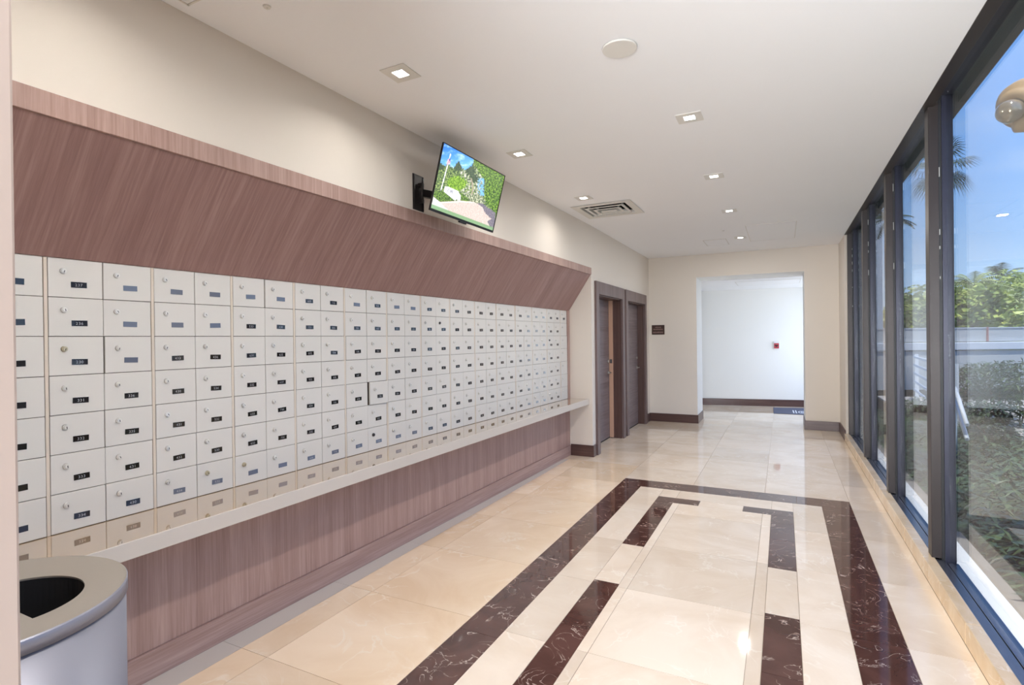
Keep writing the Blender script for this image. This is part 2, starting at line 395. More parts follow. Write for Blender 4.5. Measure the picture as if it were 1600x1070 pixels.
hexa(bm, [(-2.8, 12.40, 0), (1.05, 13.02, 0), (1.05, 13.5, 0), (-2.8, 13.5, 0), (-2.8, 12.40, 2.52), (1.05, 13.02, 2.52), (1.05, 13.5, 2.52), (-2.8, 13.5, 2.52)])
box(bm, -2.95, -2.8, 10.47, 13.5, 0, 2.8)
struct(finish(bm, 'wall_hallway', M['wall_white']))
struct(boxes('window_hallway', [(.93, .938, 10.47, 12.98, 0, 2.52)], M['glass']))
# baseboards
BH = .145
def bb(name, lst): return struct(boxes(name, lst, M['wood_dark'], bevel=.002))
bb('baseboard_left', [(-2.44, -2.135, 6.530, 6.545, 0, BH), (-2.15, -2.135, 6.545, 6.665, 0, BH), (-2.15, -2.135, 8.045, 8.135, 0, BH), (-2.15, -2.135, 9.535, 9.82, 0, BH)])
bb('baseboard_far', [(-2.135, -1.315, 9.805, 9.82, 0, BH), (-1.33, -1.315, 9.82, 10.47, 0, BH), (.30, .775, 9.805, 9.82, 0, BH), (.30, .315, 9.82, 10.47, 0, BH)])
bb('baseboard_right', [(.775, .79, 8.96, 9.805, 0, BH)])
bm = bmesh.new()
hexa(bm, [(-2.8, 12.385, 0), (.9, 12.981, 0), (.9, 12.996, 0), (-2.8, 12.40, 0), (-2.8, 12.385, BH), (.9, 12.981, BH), (.9, 12.996, BH), (-2.8, 12.40, BH)])
struct(finish(bm, 'baseboard_hallway', M['wood_dark']))
# stone curb under the windows
cu = struct(empty('trim_1', (.773, -2.6, 0)))
ys = [-2.6, -1.1, .4, 1.86, 3.3, 4.75, 6.2, 7.6, 8.96]
for a, b in zip(ys, ys[1:]):
    boxes('curb_stone', [(0, .064, a + 2.6 + .001, b + 2.6 - .001, 0, .106)], M['curb'], cu, bevel=.006)

# ------------------------------------------------------------------ window wall
ymul = [-2.01, -.46, 1.09, 2.59, 4.19, 5.74, 7.29, 8.87]
ends = [-2.6] + ymul
for k, y1 in enumerate(ymul):
    y0 = ends[k] + (.09 if k else 0)
    w = struct(empty('window_%d' % (k + 1), (.82, y0, .1)))
    O = (-.82, -y0, -.1)
    def P(name, lst, mat, bevel=.0015):
        return boxes(name, lst, M[mat], w, bevel=bevel, loc=O)
    P('mullion', [(.82, .872, y1, y1 + .09, .106, CZ - .005), (.854, .872, y1, y1 + .09, CZ - .005, 3.0)], 'bronze')
    P('gasket', [(.872, .888, y1 + .012, y1 + .078, .08, 3.0)], 'gasket', 0)
    P('outer_mullion', [(.888, .945, y1 + .004, y1 + .086, .03, 3.0)], 'bronze_out')
    P('sill', [(.837, .884, y0, y1, 0, .100)], 'sill_metal')
    P('outer_sill', [(.896, .952, y0, y1, -.02, .088)], 'sill_metal')
    P('sill_gasket', [(.884, .896, y0, y1, 0, .078)], 'gasket', 0)
    P('head', [(.7905, .853, y0, y1 + .09, CZ - .004, 3.0)], 'bronze')
    P('outer_head', [(.872, .945, y0, y1, 2.972, 3.0)], 'bronze_out')
    P('glass_pane', [(.912, .918, y0 - .002, y1 + .002, .086, 2.976)], 'glass', 0)
    # crumbling white sealant beside the gasket
    bm = bmesh.new(); rr = random.Random(k)
    z = rr.uniform(1.7, 2.3)
    while z < 2.8:
        h = rr.uniform(.01, .07); box(bm, .873, .8765, y1 - .0015, y1 + .013, z, z + h); z += h + rr.uniform(.05, .35)
    finish(bm, 'sealant_bits', M['sealant'], w, O)

# ------------------------------------------------------------------ doors
def door(n, y0, y1, leafx, strip):
    d = struct(empty('door_%d' % n, (-2.15, (y0 + y1) / 2, 0)))
    O = (2.15, -(y0 + y1) / 2, 0)
    boxes('casing', [(-2.15, -2.12, y0 - .10, y0 + .012, 0, 2.235), (-2.15, -2.12, y1 - .012, y1 + .10, 0, 2.235), (-2.15, -2.12, y0 + .012, y1 - .012, 2.07, 2.235)], M['casing'], d, .002, O)
    boxes('jamb', [(-2.48, -2.151, y0, y0 + .012, 0, 2.07), (-2.48, -2.151, y1 - .012, y1, 0, 2.07), (-2.48, -2.151, y0 + .012, y1 - .012, 2.058, 2.08)], M['reveal'], d, 0, O)
    lf = boxes('door_leaf', [(leafx - .045, leafx, y0 + .014, y1 - .02, .015, 2.055)], M['door_wood'], d, .001, O)
    # shallow horizontal grooves across the leaf
    boxes('groove', [(leafx, leafx + .0012, y0 + .02, y1 - .03, z, z + .004) for z in (.42, .83, 1.24, 1.65)], M['reveal'], lf)
    if strip:
        boxes('strike_strip', [(leafx + .0015, leafx + .062, y1 - .034, y1 - .0125, .01, 2.057)], M['pale_wood'], d, .001, O)
        lk_ = boxes('lock_plate', [(leafx + .015, leafx + .05, y1 - .037, y1 - .034, 1.12, 1.18)], M['lock_dark'], d, 0, O)
        hy = y1 - .09
    else:
        hy = y1 - .10
    bm = bmesh.new()
    cyl(bm, (leafx, hy, .985), (leafx + .012, hy, .985), .027, n=20)
    cyl(bm, (leafx + .012, hy, .985), (leafx + .05, hy, .985), .010, n=12)
    cyl(bm, (leafx + .045, hy + .008, .985), (leafx + .045, hy - .12, .985), .009, n=12)
    finish(bm, 'handle', M['metal'], lf)
    bm = bmesh.new(); cyl(bm, (leafx, hy, 1.15), (leafx + .014, hy, 1.15), .023, n=20)
    finish(bm, 'deadbolt', M['metal'], lf)
    boxes('threshold', [(leafx - .05, leafx + .0, y0 + .012, y1 - .012, 0, .012)], M['duct'], d, 0, O)
    return d
door(1, 6.765, 7.945, -2.335, True)
door(2, 8.235, 9.415, -2.26, False)

# ------------------------------------------------------------------ alcove: hood, mailboxes, counter
TA = .032
def px_(y): return -2.625 + TA * (y - 1)                     # plane of the mailbox fronts
ang = PI / 2 - math.atan(TA)
Y0A, Y1A = .662, 6.543
hood = empty('wood_hood', (-2.3, 3.6, 2.3), 0, 'long sloping walnut-veneer hood over the wall of mailboxes', 'hood')
def hood_mesh(name, pts0, pts1, mat, bevel=0):
    """prism between two end outlines (x,z) at y=Y0A and y=Y1A"""
    bm = bmesh.new()
    a = [bm.verts.new((x + 2.3, Y0A - 3.6, z - 2.3)) for x, z in pts0]
    b = [bm.verts.new((x + 2.3, Y1A - 3.6, z - 2.3)) for x, z in pts1]
    n = len(a)
    for i in range(n): bm.faces.new((a[i], a[(i + 1) % n], b[(i + 1) % n], b[i]))
    bm.faces.new(a); bm.faces.new(b)
    return finish(bm, name, mat, hood, bevel=bevel)
f0, f1 = wx(Y0A), -2.155
hood_mesh('fascia', [(f0 - .03, 2.300), (f0 + .012, 2.300), (f0 + .012, 2.385), (f0 - .03, 2.385)],
          [(f1 - .03, 2.300), (f1 + .012, 2.300), (f1 + .012, 2.385), (f1 - .03, 2.385)], M['wood_up'], .002)
b0, b1 = px_(Y0A), px_(Y1A)
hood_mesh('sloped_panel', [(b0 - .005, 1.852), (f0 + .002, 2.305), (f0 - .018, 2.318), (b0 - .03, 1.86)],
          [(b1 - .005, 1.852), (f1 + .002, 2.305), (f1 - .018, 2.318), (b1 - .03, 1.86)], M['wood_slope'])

# digits as flat meshes from the built-in font
def glyphs(chars):
    out = {}
    for c in chars:
        cu_ = bpy.data.curves.new('g', 'FONT'); cu_.body = c; cu_.size = 1; cu_.resolution_u = 2
        o = bpy.data.objects.new('g', cu_); COL.objects.link(o)
        dg = bpy.context.evaluated_depsgraph_get(); dg.update()
        me = bpy.data.meshes.new_from_object(o.evaluated_get(dg))
        out[c] = ([tuple(v.co) for v in me.vertices], [tuple(p.vertices) for p in me.polygons], max(v.co.x for v in me.vertices))
        bpy.data.objects.remove(o); bpy.data.curves.remove(cu_); bpy.data.meshes.remove(me)
    return out
GL = glyphs('0123456789')
def write(bm, s, ox, oy, size, place, mi=1, gap=.08):
    x = ox
    for c in s:
        if c == ' ': x += size * .4; continue
        vs, ps, w = GL[c]
        nv = [bm.verts.new(place(x + v[0] * size, oy + v[1] * size)) for v in vs]
        for p in ps:
            try: bm.faces.new([nv[i] for i in p]).material_index = mi
            except ValueError: pass
        x += (w + gap) * size
    return x
ROWH = (1.851 - .734) / 7
CW = .1925
# shared door mesh; local X runs along the wall, -Y faces the room
def door_mesh():
    bm = bmesh.new(); w, h = CW - .0024, ROWH - .0026
    box(bm, 0, w, -.012, 0, -h, 0)
    o = finish(bm, 'mailbox_door', M['box'], bevel=.0015)
    me = o.data; bpy.data.objects.remove(o); return me
def lock_mesh(mat, key, depth=.008):
    bm = bmesh.new()
    cyl(bm, (0, 0, 0), (0, -depth, 0), .0118, .0105, 18, 0)
    cyl(bm, (0, -depth, 0), (0, -depth - .0025, 0), .0085, .0078, 16, 0)
    d = depth + .0026
    hexa(bm, [(.0012, -d, -.006), (.0040, -d, -.006), (.0040, -d + .001, -.006), (.0012, -d + .001, -.006),
              (-.0002, -d, .003), (.0026, -d, .003), (.0026, -d + .001, .003), (-.0002, -d + .001, .003)], 1)
    o = finish(bm, 'lock', [M[mat], M[key]]); me = o.data; bpy.data.objects.remove(o); return me
DM = door_mesh()
LM = [lock_mesh('lock', 'keyhole'), lock_mesh('lock_brass', 'keyhole'), lock_mesh('lock_dark', 'keyhole')]
plate_cache = {}
def plate_mesh(txt, grey):
    k = (txt, grey)
    if k in plate_cache: return plate_cache[k]
    bm = bmesh.new(); w, h = .056, .0235
    box(bm, 0, w, -.0012, .004, -h, 0, 0)
    if txt:
        s = .0165
        wid = sum((GL[c][2] + .12) * s for c in txt)
        write(bm, txt, (w - wid) / 2, -h + .0055, s, lambda a, b: (a, -.0016, b), 1, .12)
    o = finish(bm, 'number_plate', [M['plate_glare' if grey else 'plate'], M['digits']])
    me = o.data; bpy.data.objects.remove(o); plate_cache[k] = me; return me
NUM = {2: ['237', '236', '230', '331', '332', '333', '334'], 3: ['', '', '', '336', '335', '431', '430'],
       4: ['', '', '433', '430', '431', '432', '434'], 5: ['', '', '436', '534', '531', '530', '532'],
       6: ['', '533', '631', '532', '633', '632', ''], 7: ['', '630', '635', '637', '730', '731', '']}
starts = [.697, 1.097, 1.499, 1.894, 2.290, 2.689, 3.096]
p_ = (6.262 - 3.096) / 8
starts += [3.096 + p_ * i for i in range(1, 9)]                # last start is the narrow unit
ends_ = starts[1:] + [6.462]
LAB = ['mailbox cabinet cut off by the cream door jamb at the photo\'s left edge',
 'mailbox cabinet above the bin, plates 331 to 334 in its left column',
 'mailbox cabinet, third from the left edge, beside the one above the bin',
 'mailbox cabinet, fourth from the left edge of the photo',
 'mailbox cabinet, fifth from the left edge of the photo',
 'mailbox cabinet, sixth from the left, one door ajar with a black gap',
 'mailbox cabinet just right of the one with the black door gap',
 'mailbox cabinet, eighth from the left edge of the photo',
 'mailbox cabinet in the far half, seventh from the far end wall',
 'mailbox cabinet in the far half, sixth from the far end wall',
 'mailbox cabinet in the far half, fifth from the far end wall',
 'mailbox cabinet in the far half, fourth from the far end wall',
 'mailbox cabinet in the far half, third from the far end wall',
 'mailbox cabinet beside the narrow single-column unit at the far end',
 'narrow single-column mailbox unit against the far end wall of the alcove']
colno = 0
rd = random.Random(3)
for k, (s0, s1) in enumerate(zip(starts, ends_)):
    narrow = k == len(starts) - 1
    pitch = (s1 - s0)
    ncol = 1 if narrow else 2
    cab = empty('mailbox_cabinet', (px_(s0) - .012, s0, .734), ang, 'cream metal ' + LAB[k] if not narrow else 'cream metal ' + LAB[k], 'mailbox',
                'mailbox cabinets in the wall bank')
    Lc = pitch * math.sqrt(1 + TA * TA)
    H = ROWH * 7
    cwid = (Lc - (0 if narrow else .0135)) / ncol
    # carcass: dark shell whose front lies just behind the doors; frame: light flange strip between cabinets
    boxes('carcass', [(0, Lc - .0005, .004, .20, 0, H)], M['gap'], cab)
    if not narrow:
        boxes('frame', [(Lc - .0125, Lc - .001, -.0105, .0035, 0, H - .001)], M['boxframe'], cab)
    for c in range(ncol):
        for r in range(7):
            dz = H - r * ROWH - .0013
            d = bpy.data.objects.new('mailbox_door', DM); COL.objects.link(d); d.parent = cab
            sx_ = (cwid - .0024) / (CW - .0024)
            out = rd.choice((0, 0, 0, .001, .002, -.001))
            d.location = (c * cwid + .0012 + rd.uniform(-.0006, .0006), out, dz)
            d.scale = (sx_, 1, 1)
            rz = rd.choice((0, 0, 0, .008, -.006, .012))
            gx = 0
            if (k, c, r) == (5, 1, 4): d.location.x += .016; d.scale = (sx_ * .92, 1, 1); d.location.y = -.006; rz = -.03
            if (k, c, r) in ((5, 0, 2), (1, 1, 2), (3, 1, 0)): d.location.x += .003; d.scale = (sx_ * .98, 1, 1)
            if (k, c, r) in ((12, 0, 3), (9, 1, 4)): d.location.x += .006; d.scale = (sx_ * .96, 1, 1)
            d.rotation_euler = (0, 0, rz)
            bright = rd.random()
            li = 1 if (k, c, r) in ((1, 0, 2), (2, 1, 6), (3, 0, 6)) else 2 if (k, c, r) in ((5, 1, 6), (7, 1, 1), (13, 0, 2)) else 0
            l = bpy.data.objects.new('lock', LM[li]); COL.objects.link(l); l.parent = d
            l.location = (.050, -.012, -.050); l.rotation_euler = (rd.uniform(-.12, .12), rd.choice((0, 0, .5, -.4)), rd.uniform(-.12, .12))
            n_ = colno + c
            if narrow and r > 0: continue
            if n_ in NUM: txt = NUM[n_][r]
            elif n_ < 2: txt = ''
            else: txt = '%d3%d' % (4 + (n_ + r) % 6, (n_ * 2 + r) % 8)
            grey = (txt == '' and n_ > 1) or (r == 6 and 3 < n_ < 14)
            if n_ > 7 and r == 0 and n_ < 14: grey = n_ in (10, 12, 13); txt = txt if not grey else ''
            pm = plate_mesh(txt, grey)
            p = bpy.data.objects.new('number_plate', pm); COL.objects.link(p); p.parent = d
            p.location = (.076, -.0125, -.092); p.rotation_euler = (rd.uniform(-.02, .02), rd.uniform(-.04, .04), 0)
    colno += ncol
# filler strip at both ends of the bank
boxes('wood_end_strip', [(-.02, .0, 0, .075, 0, 1.117)], M['wood_up'], loc=(px_(6.466) + .005, 6.467, .734))
tag(bpy.data.objects['wood_end_strip'], 'thin dark walnut strip between the last mailboxes and the alcove end wall', 'trim')

# counter
ct = empty('countertop', (-2.45, 3.6, .737), 0, 'long glossy beige stone ledge running below the mailboxes', 'countertop')
def cfx(y): return -2.262 + .0131 * (y - 1.2)
bm = bmesh.new()
hexa(bm, [(-2.85 + 2.45, Y0A - 3.6, -.074), (cfx(Y0A) + 2.45, Y0A - 3.6, -.074), (cfx(Y1A) + 2.45, Y1A - 3.6, -.074), (-2.85 + 2.45, Y1A - 3.6, -.074),
          (-2.85 + 2.45, Y0A - 3.6, -.004), (cfx(Y0A) + 2.45, Y0A - 3.6, -.004), (cfx(Y1A) + 2.45, Y1A - 3.6, -.004), (-2.85 + 2.45, Y1A - 3.6, -.004)])
o = finish(bm, 'slab', [M['counter'], M['counter_top']], ct, bevel=.003)
for p_f in o.data.polygons:
    if p_f.normal.z > .95: p_f.material_index = 1
bs = empty('counter_base', (-2.5, 3.6, 0), 0, 'long walnut-veneer base panel under the beige ledge, with projecting plinth board', 'cabinet')
def bfx(y): return -2.527 + .0165 * (y - 1.38)
def slabxy(name, x0f, x1f, z0, z1, mat, bevel=0):
    bm = bmesh.new(); o = 2.5
    hexa(bm, [(x0f(Y0A) + o, Y0A - 3.6, z0), (x1f(Y0A) + o, Y0A - 3.6, z0), (x1f(Y1A) + o, Y1A - 3.6, z0), (x0f(Y1A) + o, Y1A - 3.6, z0),
              (x0f(Y0A) + o, Y0A - 3.6, z1), (x1f(Y0A) + o, Y0A - 3.6, z1), (x1f(Y1A) + o, Y1A - 3.6, z1), (x0f(Y1A) + o, Y1A - 3.6, z1)])
    return finish(bm, name, mat, bs, bevel=bevel)
slabxy('front_panel', lambda y: bfx(y) - .05, lambda y: bfx(y) - .012, .128, .662, M['wood_up'])
slabxy('plinth', lambda y: bfx(y) - .05, bfx, .0, .126, M['wood_long'], .002)

# ------------------------------------------------------------------ litter bin
bx, by, bh, br = -1.837, .608, .84, .316
bn = empty('waste_bin', (bx, by, 0), 0, 'round silver-grey metal waste bin with black opening, beside the left door jamb', 'waste bin')
bm = bmesh.new()
prof = [(.0, .0), (br - .015, 0), (br - .004, .01), (br - .004, bh - .036), (br - .03, bh - .045), (br - .03, .03), (0, .03)]
n = 72
rings = []
for r, z in prof:
    rings.append([bm.verts.new((r * math.cos(2 * PI * i / n), r * math.sin(2 * PI * i / n), z)) for i in range(n)] if r else [bm.verts.new((0, 0, z))])
for a, b in zip(rings, rings[1:]):
    for i in range(n):
        q = [a[i % len(a)], a[(i + 1) % len(a)], b[(i + 1) % len(b)], b[i % len(b)]]
        q2 = []
        for v in q:
            if v not in q2: q2.append(v)
        f = bm.faces.new(q2); f.smooth = True
finish(bm, 'body', M['silver'], bn)
# lid: rounded lip and slightly dished top with a D-shaped opening
def ring_pts(r, z): return [(r * math.cos(2 * PI * i / n), r * math.sin(2 * PI * i / n), z) for i in range(n)]
hx, hy, hr, flat = .017, .050, .165, 0.0
def dpt(i, grow=0):
    a = 2 * PI * i / n
    x, y = hx + (hr + grow) * math.cos(a), hy + (hr + grow) * math.sin(a)
    # D: everything below the chord is pushed on to it
    if y < hy: y = hy - .006 - grow; x = hx + (hr + grow) * math.cos(a)
    return x, y
bm = bmesh.new()
levels = [ring_pts(br - .006, bh - .036), ring_pts(br, bh - .036), ring_pts(br, bh - .003), ring_pts(br - .003, bh)]
rv = [[bm.verts.new(p) for p in lv] for lv in levels]
for li_, (a, b) in enumerate(zip(rv, rv[1:])):
    for i in range(n):
        f = bm.faces.new((a[i], a[(i + 1) % n], b[(i + 1) % n], b[i])); f.smooth = li_ == 1
finish(bm, 'rim', M['silver'], bn)
bm = bmesh.new()
levels = [ring_pts(br - .003, bh), ring_pts(br - .008, bh - .001), [(dpt(i)[0], dpt(i)[1], bh - .014) for i in range(n)], [(dpt(i)[0], dpt(i)[1], bh - .019) for i in range(n)]]
rv = [[bm.verts.new(p) for p in lv] for lv in levels]
for a, b in zip(rv, rv[1:]):
    for i in range(n): bm.faces.new((a[i], a[(i + 1) % n], b[(i + 1) % n], b[i]))
lid = finish(bm, 'lid', M['lid'], bn)
bm = bmesh.new()
rv = [bm.verts.new((dpt(i, .001)[0], dpt(i, .001)[1], bh - .0195)) for i in range(n)]
rb = [bm.verts.new((dpt(i, .004)[0] * .9, dpt(i, .004)[1] * .9, bh - .45)) for i in range(n)]
for i in range(n): bm.faces.new((rv[i], rv[(i + 1) % n], rb[(i + 1) % n], rb[i]))
bm.faces.new(rb)
finish(bm, 'liner', M['hole'], bn)

# ------------------------------------------------------------------ television
tv = empty('television', (0, 0, 0), 0, 'flat television on a black wall arm, showing palms and a driveway', 'television')
u, v = Vector((.067, .997, -.031)).normalized(), Vector((.253, .014, .967)).normalized()
nrm = u.cross(v).normalized(); v = nrm.cross(u)
cen = Vector((-1.989, 3.332, 2.56))
TM = Matrix.Identity(4)
for i in range(3):
    TM[i][0], TM[i][1], TM[i][2], TM[i][3] = u[i], -nrm[i], v[i], cen[i]
tv.matrix_world = TM
TW, TH = .774, .445
boxes('housing', [(-TW / 2, TW / 2, .0, .009, -TH / 2, TH / 2)], M['black'], tv, .002)
boxes('bezel', [(-TW / 2, TW / 2, -.005, .0, -TH / 2, -TH / 2 + .016), (-TW / 2, TW / 2, -.005, 0, TH / 2 - .006, TH / 2),
                (-TW / 2, -TW / 2 + .006, -.005, 0, -TH / 2, TH / 2), (TW / 2 - .006, TW / 2, -.005, 0, -TH / 2, TH / 2)], M['black'], tv)
boxes('rear_box', [(-.24, .24, .009, .055, -.19, .06)], M['black'], tv, .004)
boxes('sensor_bump', [(-.05, .03, -.006, .012, -TH / 2 - .011, -TH / 2 - .0)], M['black'], tv, .002)
# picture on the screen, colour by colour (a flat printed image of palms, hedge, sign and drive)
def homog(src, dst):
    import itertools
    A, B = [], []
    for (x, y), (X, Y) in zip(src, dst):
        A.append([x, y, 1, 0, 0, 0, -X * x, -X * y]); B.append(X)
        A.append([0, 0, 0, x, y, 1, -Y * x, -Y * y]); B.append(Y)
    nn = 8
    for i in range(nn):
        p = max(range(i, nn), key=lambda r: abs(A[r][i])); A[i], A[p] = A[p], A[i]; B[i], B[p] = B[p], B[i]
        for r in range(i + 1, nn):
            f = A[r][i] / A[i][i]
            for c in range(i, nn): A[r][c] -= f * A[i][c]
            B[r] -= f * B[i]
    h = [0] * 8
    for i in range(7, -1, -1): h[i] = (B[i] - sum(A[i][c] * h[c] for c in range(i + 1, 8))) / A[i][i]
    return h
Hm = homog([(0, 0), (1, 0), (1, 1), (0, 1)], [(433, 125), (1003, 450), (890, 968), (300, 765)])
def inpoly(x, y, P):
    r = False; j = len(P) - 1
    for i in range(len(P)):
        if (P[i][1] > y) != (P[j][1] > y) and x < (P[j][0] - P[i][0]) * (y - P[i][1]) / (P[j][1] - P[i][1]) + P[i][0]: r = not r
        j = i
    return r
def fb(x, y, s, seed=0, o=4):
    return noise.fractal(Vector((x / s, y / s, seed)), .6, 2.1, o)
TREE = [(300, 300), (390, 315), (440, 345), (475, 330), (520, 375), (548, 340), (575, 300), (600, 350), (625, 388), (660, 375), (700, 350), (722, 285), (790, 320), (900, 380), (1010, 440), (1010, 1000), (300, 1000)]
def lerp(a, b, t): t = max(0, min(1, t)); return tuple(a[i] + (b[i] - a[i]) * t for i in range(3))
def paint(s, t):
    w = Hm[6] * s + Hm[7] * t + 1
    x, y = (Hm[0] * s + Hm[1] * t + Hm[2]) / w, (Hm[3] * s + Hm[4] * t + Hm[5]) / w
    c = lerp((38, 104, 205), (120, 180, 240), (y - 150) / 260)
    c = lerp(c, (225, 235, 250), max(0, fb(x, y * 2.2, 90, 3)) * .7)
    jag = 16 * fb(x, y, 9, 1) + 10 * fb(x, 0, 14, 5)
    if inpoly(x, y + jag, TREE):
        c = lerp((40, 62, 40), (150, 166, 96), .45 + 1.1 * fb(x, y, 14, 2))
        if 590 < x < 800 and 380 < y < 700:
            c = lerp(c, (196, 190, 184), .25 + 1.6 * fb(x, y, 18, 9))
        if 755 < x < 815 and 470 < y < 640: c = lerp(c, (110, 168, 235), .5 + 1.5 * fb(x, y, 20, 4))
        for px, py, rr in ((575, 360, 42), (690, 400, 46), (720, 470, 40), (400, 360, 30)):
            dd = math.hypot(x - px, y - py)
            if dd < rr * (.75 + .5 * abs(math.sin(5 * math.atan2(y - py, x - px)))): c = lerp((34, 52, 42), (96, 108, 70), .4 + fb(x, y, 8, 7))
        if 680 < x < 720 and y > 470 and abs((x - 700) - 8 * math.sin(y / 40)) < 6: c = (150, 138, 120)
    if inpoly(x, y, [(715, 285), (760, 300), (1005, 450), (930, 820), (830, 700), (815, 600), (835, 500), (770, 420), (735, 350)]) :
        c = lerp((34, 62, 18), (132, 164, 60), .40 + 1.25 * fb(x, y, 13, 11))
    if math.hypot((x - 560) / 95, (y - 520) / 72) < 1 + .25 * fb(x, y, 14, 12): c = lerp((60, 94, 20), (150, 184, 66), .5 + 1.1 * fb(x, y, 12, 13))
    if inpoly(x, y, [(350, 600), (600, 610), (690, 690), (560, 710), (395, 712), (325, 650)]): c = lerp((40, 62, 28), (120, 150, 66), .45 + 1.3 * fb(x, y, 12, 14))
    if inpoly(x, y, [(650, 640), (760, 620), (830, 690), (800, 720), (690, 712)]): c = lerp((60, 76, 50), (200, 200, 170), .4 + 1.5 * fb(x, y, 10, 15))
    # drive
    if inpoly(x, y, [(330, 655), (400, 712), (600, 697), (722, 705), (790, 730), (915, 815), (900, 968), (860, 985), (640, 890), (300, 768)]):
        c = lerp((176, 158, 150), (206, 190, 182), .5 + fb(x, y, 8, 16))
        if inpoly(x, y, [(330, 655), (400, 712), (480, 790), (300, 760)]): c = (200, 194, 190)
    if inpoly(x, y + 8 * fb(x, y, 12, 8), [(745, 708), (800, 712), (918, 800), (905, 930), (870, 940), (840, 880), (880, 855), (820, 800), (800, 750)]): c = lerp((88, 84, 98), (130, 122, 128), .5 + fb(x, y, 9, 17))
    if inpoly(x, y, [(395, 706), (600, 690), (725, 700), (725, 708), (600, 702), (398, 716)]): c = (232, 214, 200)
    # white sign
    if inpoly(x, y, [(445, 552), (470, 556), (572, 600), (560, 672), (540, 690), (430, 602)]):
        c = (240, 240, 246)
        if inpoly(x, y, [(468, 574), (524, 592), (518, 622), (464, 600)]) and fb(x, y, 5, 18) > -.12: c = (122, 122, 132)
    if inpoly(x, y, [(572, 602), (596, 640), (590, 690), (556, 690)]): c = (196, 196, 190)
    # flagpole and flag
    fx = 500 + (230 - y) * .27
    if abs(x - fx) < 5 and 232 < y < 590: c = (214, 216, 214)
    if inpoly(x, y, [(500, 268), (492, 330), (462, 335), (468, 290), (485, 280)]):
        c = (208, 60, 80) if int(y / 7) % 2 else (235, 215, 225)
        if x > 484 and y < 300: c = (70, 80, 150)
    # greenish bezel reflection painted into the picture's lower edge
    if t > .94: c = lerp(c, (96, 140, 92), .75)
    return c
GX, GY = 190, 108
bm = bmesh.new(); cl_ = bm.loops.layers.float_color.new('picture')
W2, H2a, H2b = TW / 2 - .006, TH / 2 - .006, -TH / 2 + .016
vs = [[bm.verts.new((-W2 + 2 * W2 * i / GX, -.001, H2a + (H2b - H2a) * j / GY)) for i in range(GX + 1)] for j in range(GY + 1)]
cols = [[s2l(tuple(max(0, min(255, q)) for q in paint(i / GX, j / GY))) for i in range(GX + 1)] for j in range(GY + 1)]
for j in range(GY):
    for i in range(GX):
        f = bm.faces.new((vs[j][i], vs[j + 1][i], vs[j + 1][i + 1], vs[j][i + 1]))
        for lp, (jj, ii) in zip(f.loops, ((j, i), (j + 1, i), (j + 1, i + 1), (j, i + 1))): lp[cl_] = cols[jj][ii]
m, t, b = new_mat('screen_picture')
at = N(t, 'ShaderNodeAttribute'); at.attribute_name = 'picture'
t.links.new(at.outputs['Color'], b.inputs['Emission Color']); b.inputs['Emission Strength'].default_value = .9
b.inputs['Base Color'].default_value = (.01, .01, .01, 1); b.inputs['Roughness'].default_value = .3
me = bpy.data.meshes.new('screen'); bm.to_mesh(me); bm.free(); me.materials.append(m)
o = bpy.data.objects.new('screen', me); COL.objects.link(o); o.parent = tv
tag(o, 'lit screen with blue sky, palms, green trees, white sign and paved drive')
# bracket
br_ = empty('television_bracket', (wx(3.05), 3.05, 2.5), 0, 'black articulated wall bracket holding the television', 'bracket')
O = (-wx(3.05), -3.05, -2.5)
w0 = wx(3.05)
boxes('wall_plate', [(w0 + .001, w0 + .008, 2.995, 3.115, 2.395, 2.64)], M['black_metal'], br_, .002, O)
boxes('plate_rail', [(w0 + .008, w0 + .013, 3.0, 3.012, 2.40, 2.635), (w0 + .008, w0 + .013, 3.098, 3.11, 2.40, 2.635)], M['black_metal'], br_, .001, O)
bm = bmesh.new(); cyl(bm, (w0 + .028, 3.065, 2.45), (w0 + .028, 3.065, 2.58), .011, n=14)
for z in (2.46, 2.57): box(bm, w0 + .008, w0 + .036, 3.05, 3.08, z - .012, z + .012)
finish(bm, 'hinge_pin', M['black_metal'], br_, O)
def bar(bm, a, b, w, h):
    a, b = Vector(a), Vector(b); d = (b - a).normalized(); s = d.cross(Vector((0, 0, 1))).normalized() * w / 2; t_ = Vector((0, 0, h / 2))
    hexa(bm, [a - s - t_, a + s - t_, b + s - t_, b - s - t_, a - s + t_, a + s + t_, b + s + t_, b - s + t_])
bm = bmesh.new(); bar(bm, (w0 + .028, 3.065, 2.515), (w0 + .11, 3.27, 2.515), .028, .05); finish(bm, 'arm', M['black_metal'], br_, O)
tc_ = cen - nrm * .066
bm = bmesh.new(); bar(bm, (w0 + .11, 3.27, 2.515), tuple(tc_ - nrm * .02), .028, .045); finish(bm, 'arm', M['black_metal'], br_, O)
fp = boxes('mount_plate', [(-.11, .11, .066, .074, -.11, .11), (-.12, -.09, .066, .082, -.19, .19), (.09, .12, .066, .082, -.19, .19)], M['black_metal'], br_, .001)
fp.parent = br_; fp.matrix_world = TM
bpy.context.view_layer.update()
fp.matrix_parent_inverse = br_.matrix_world.inverted(); fp.matrix_basis = TM

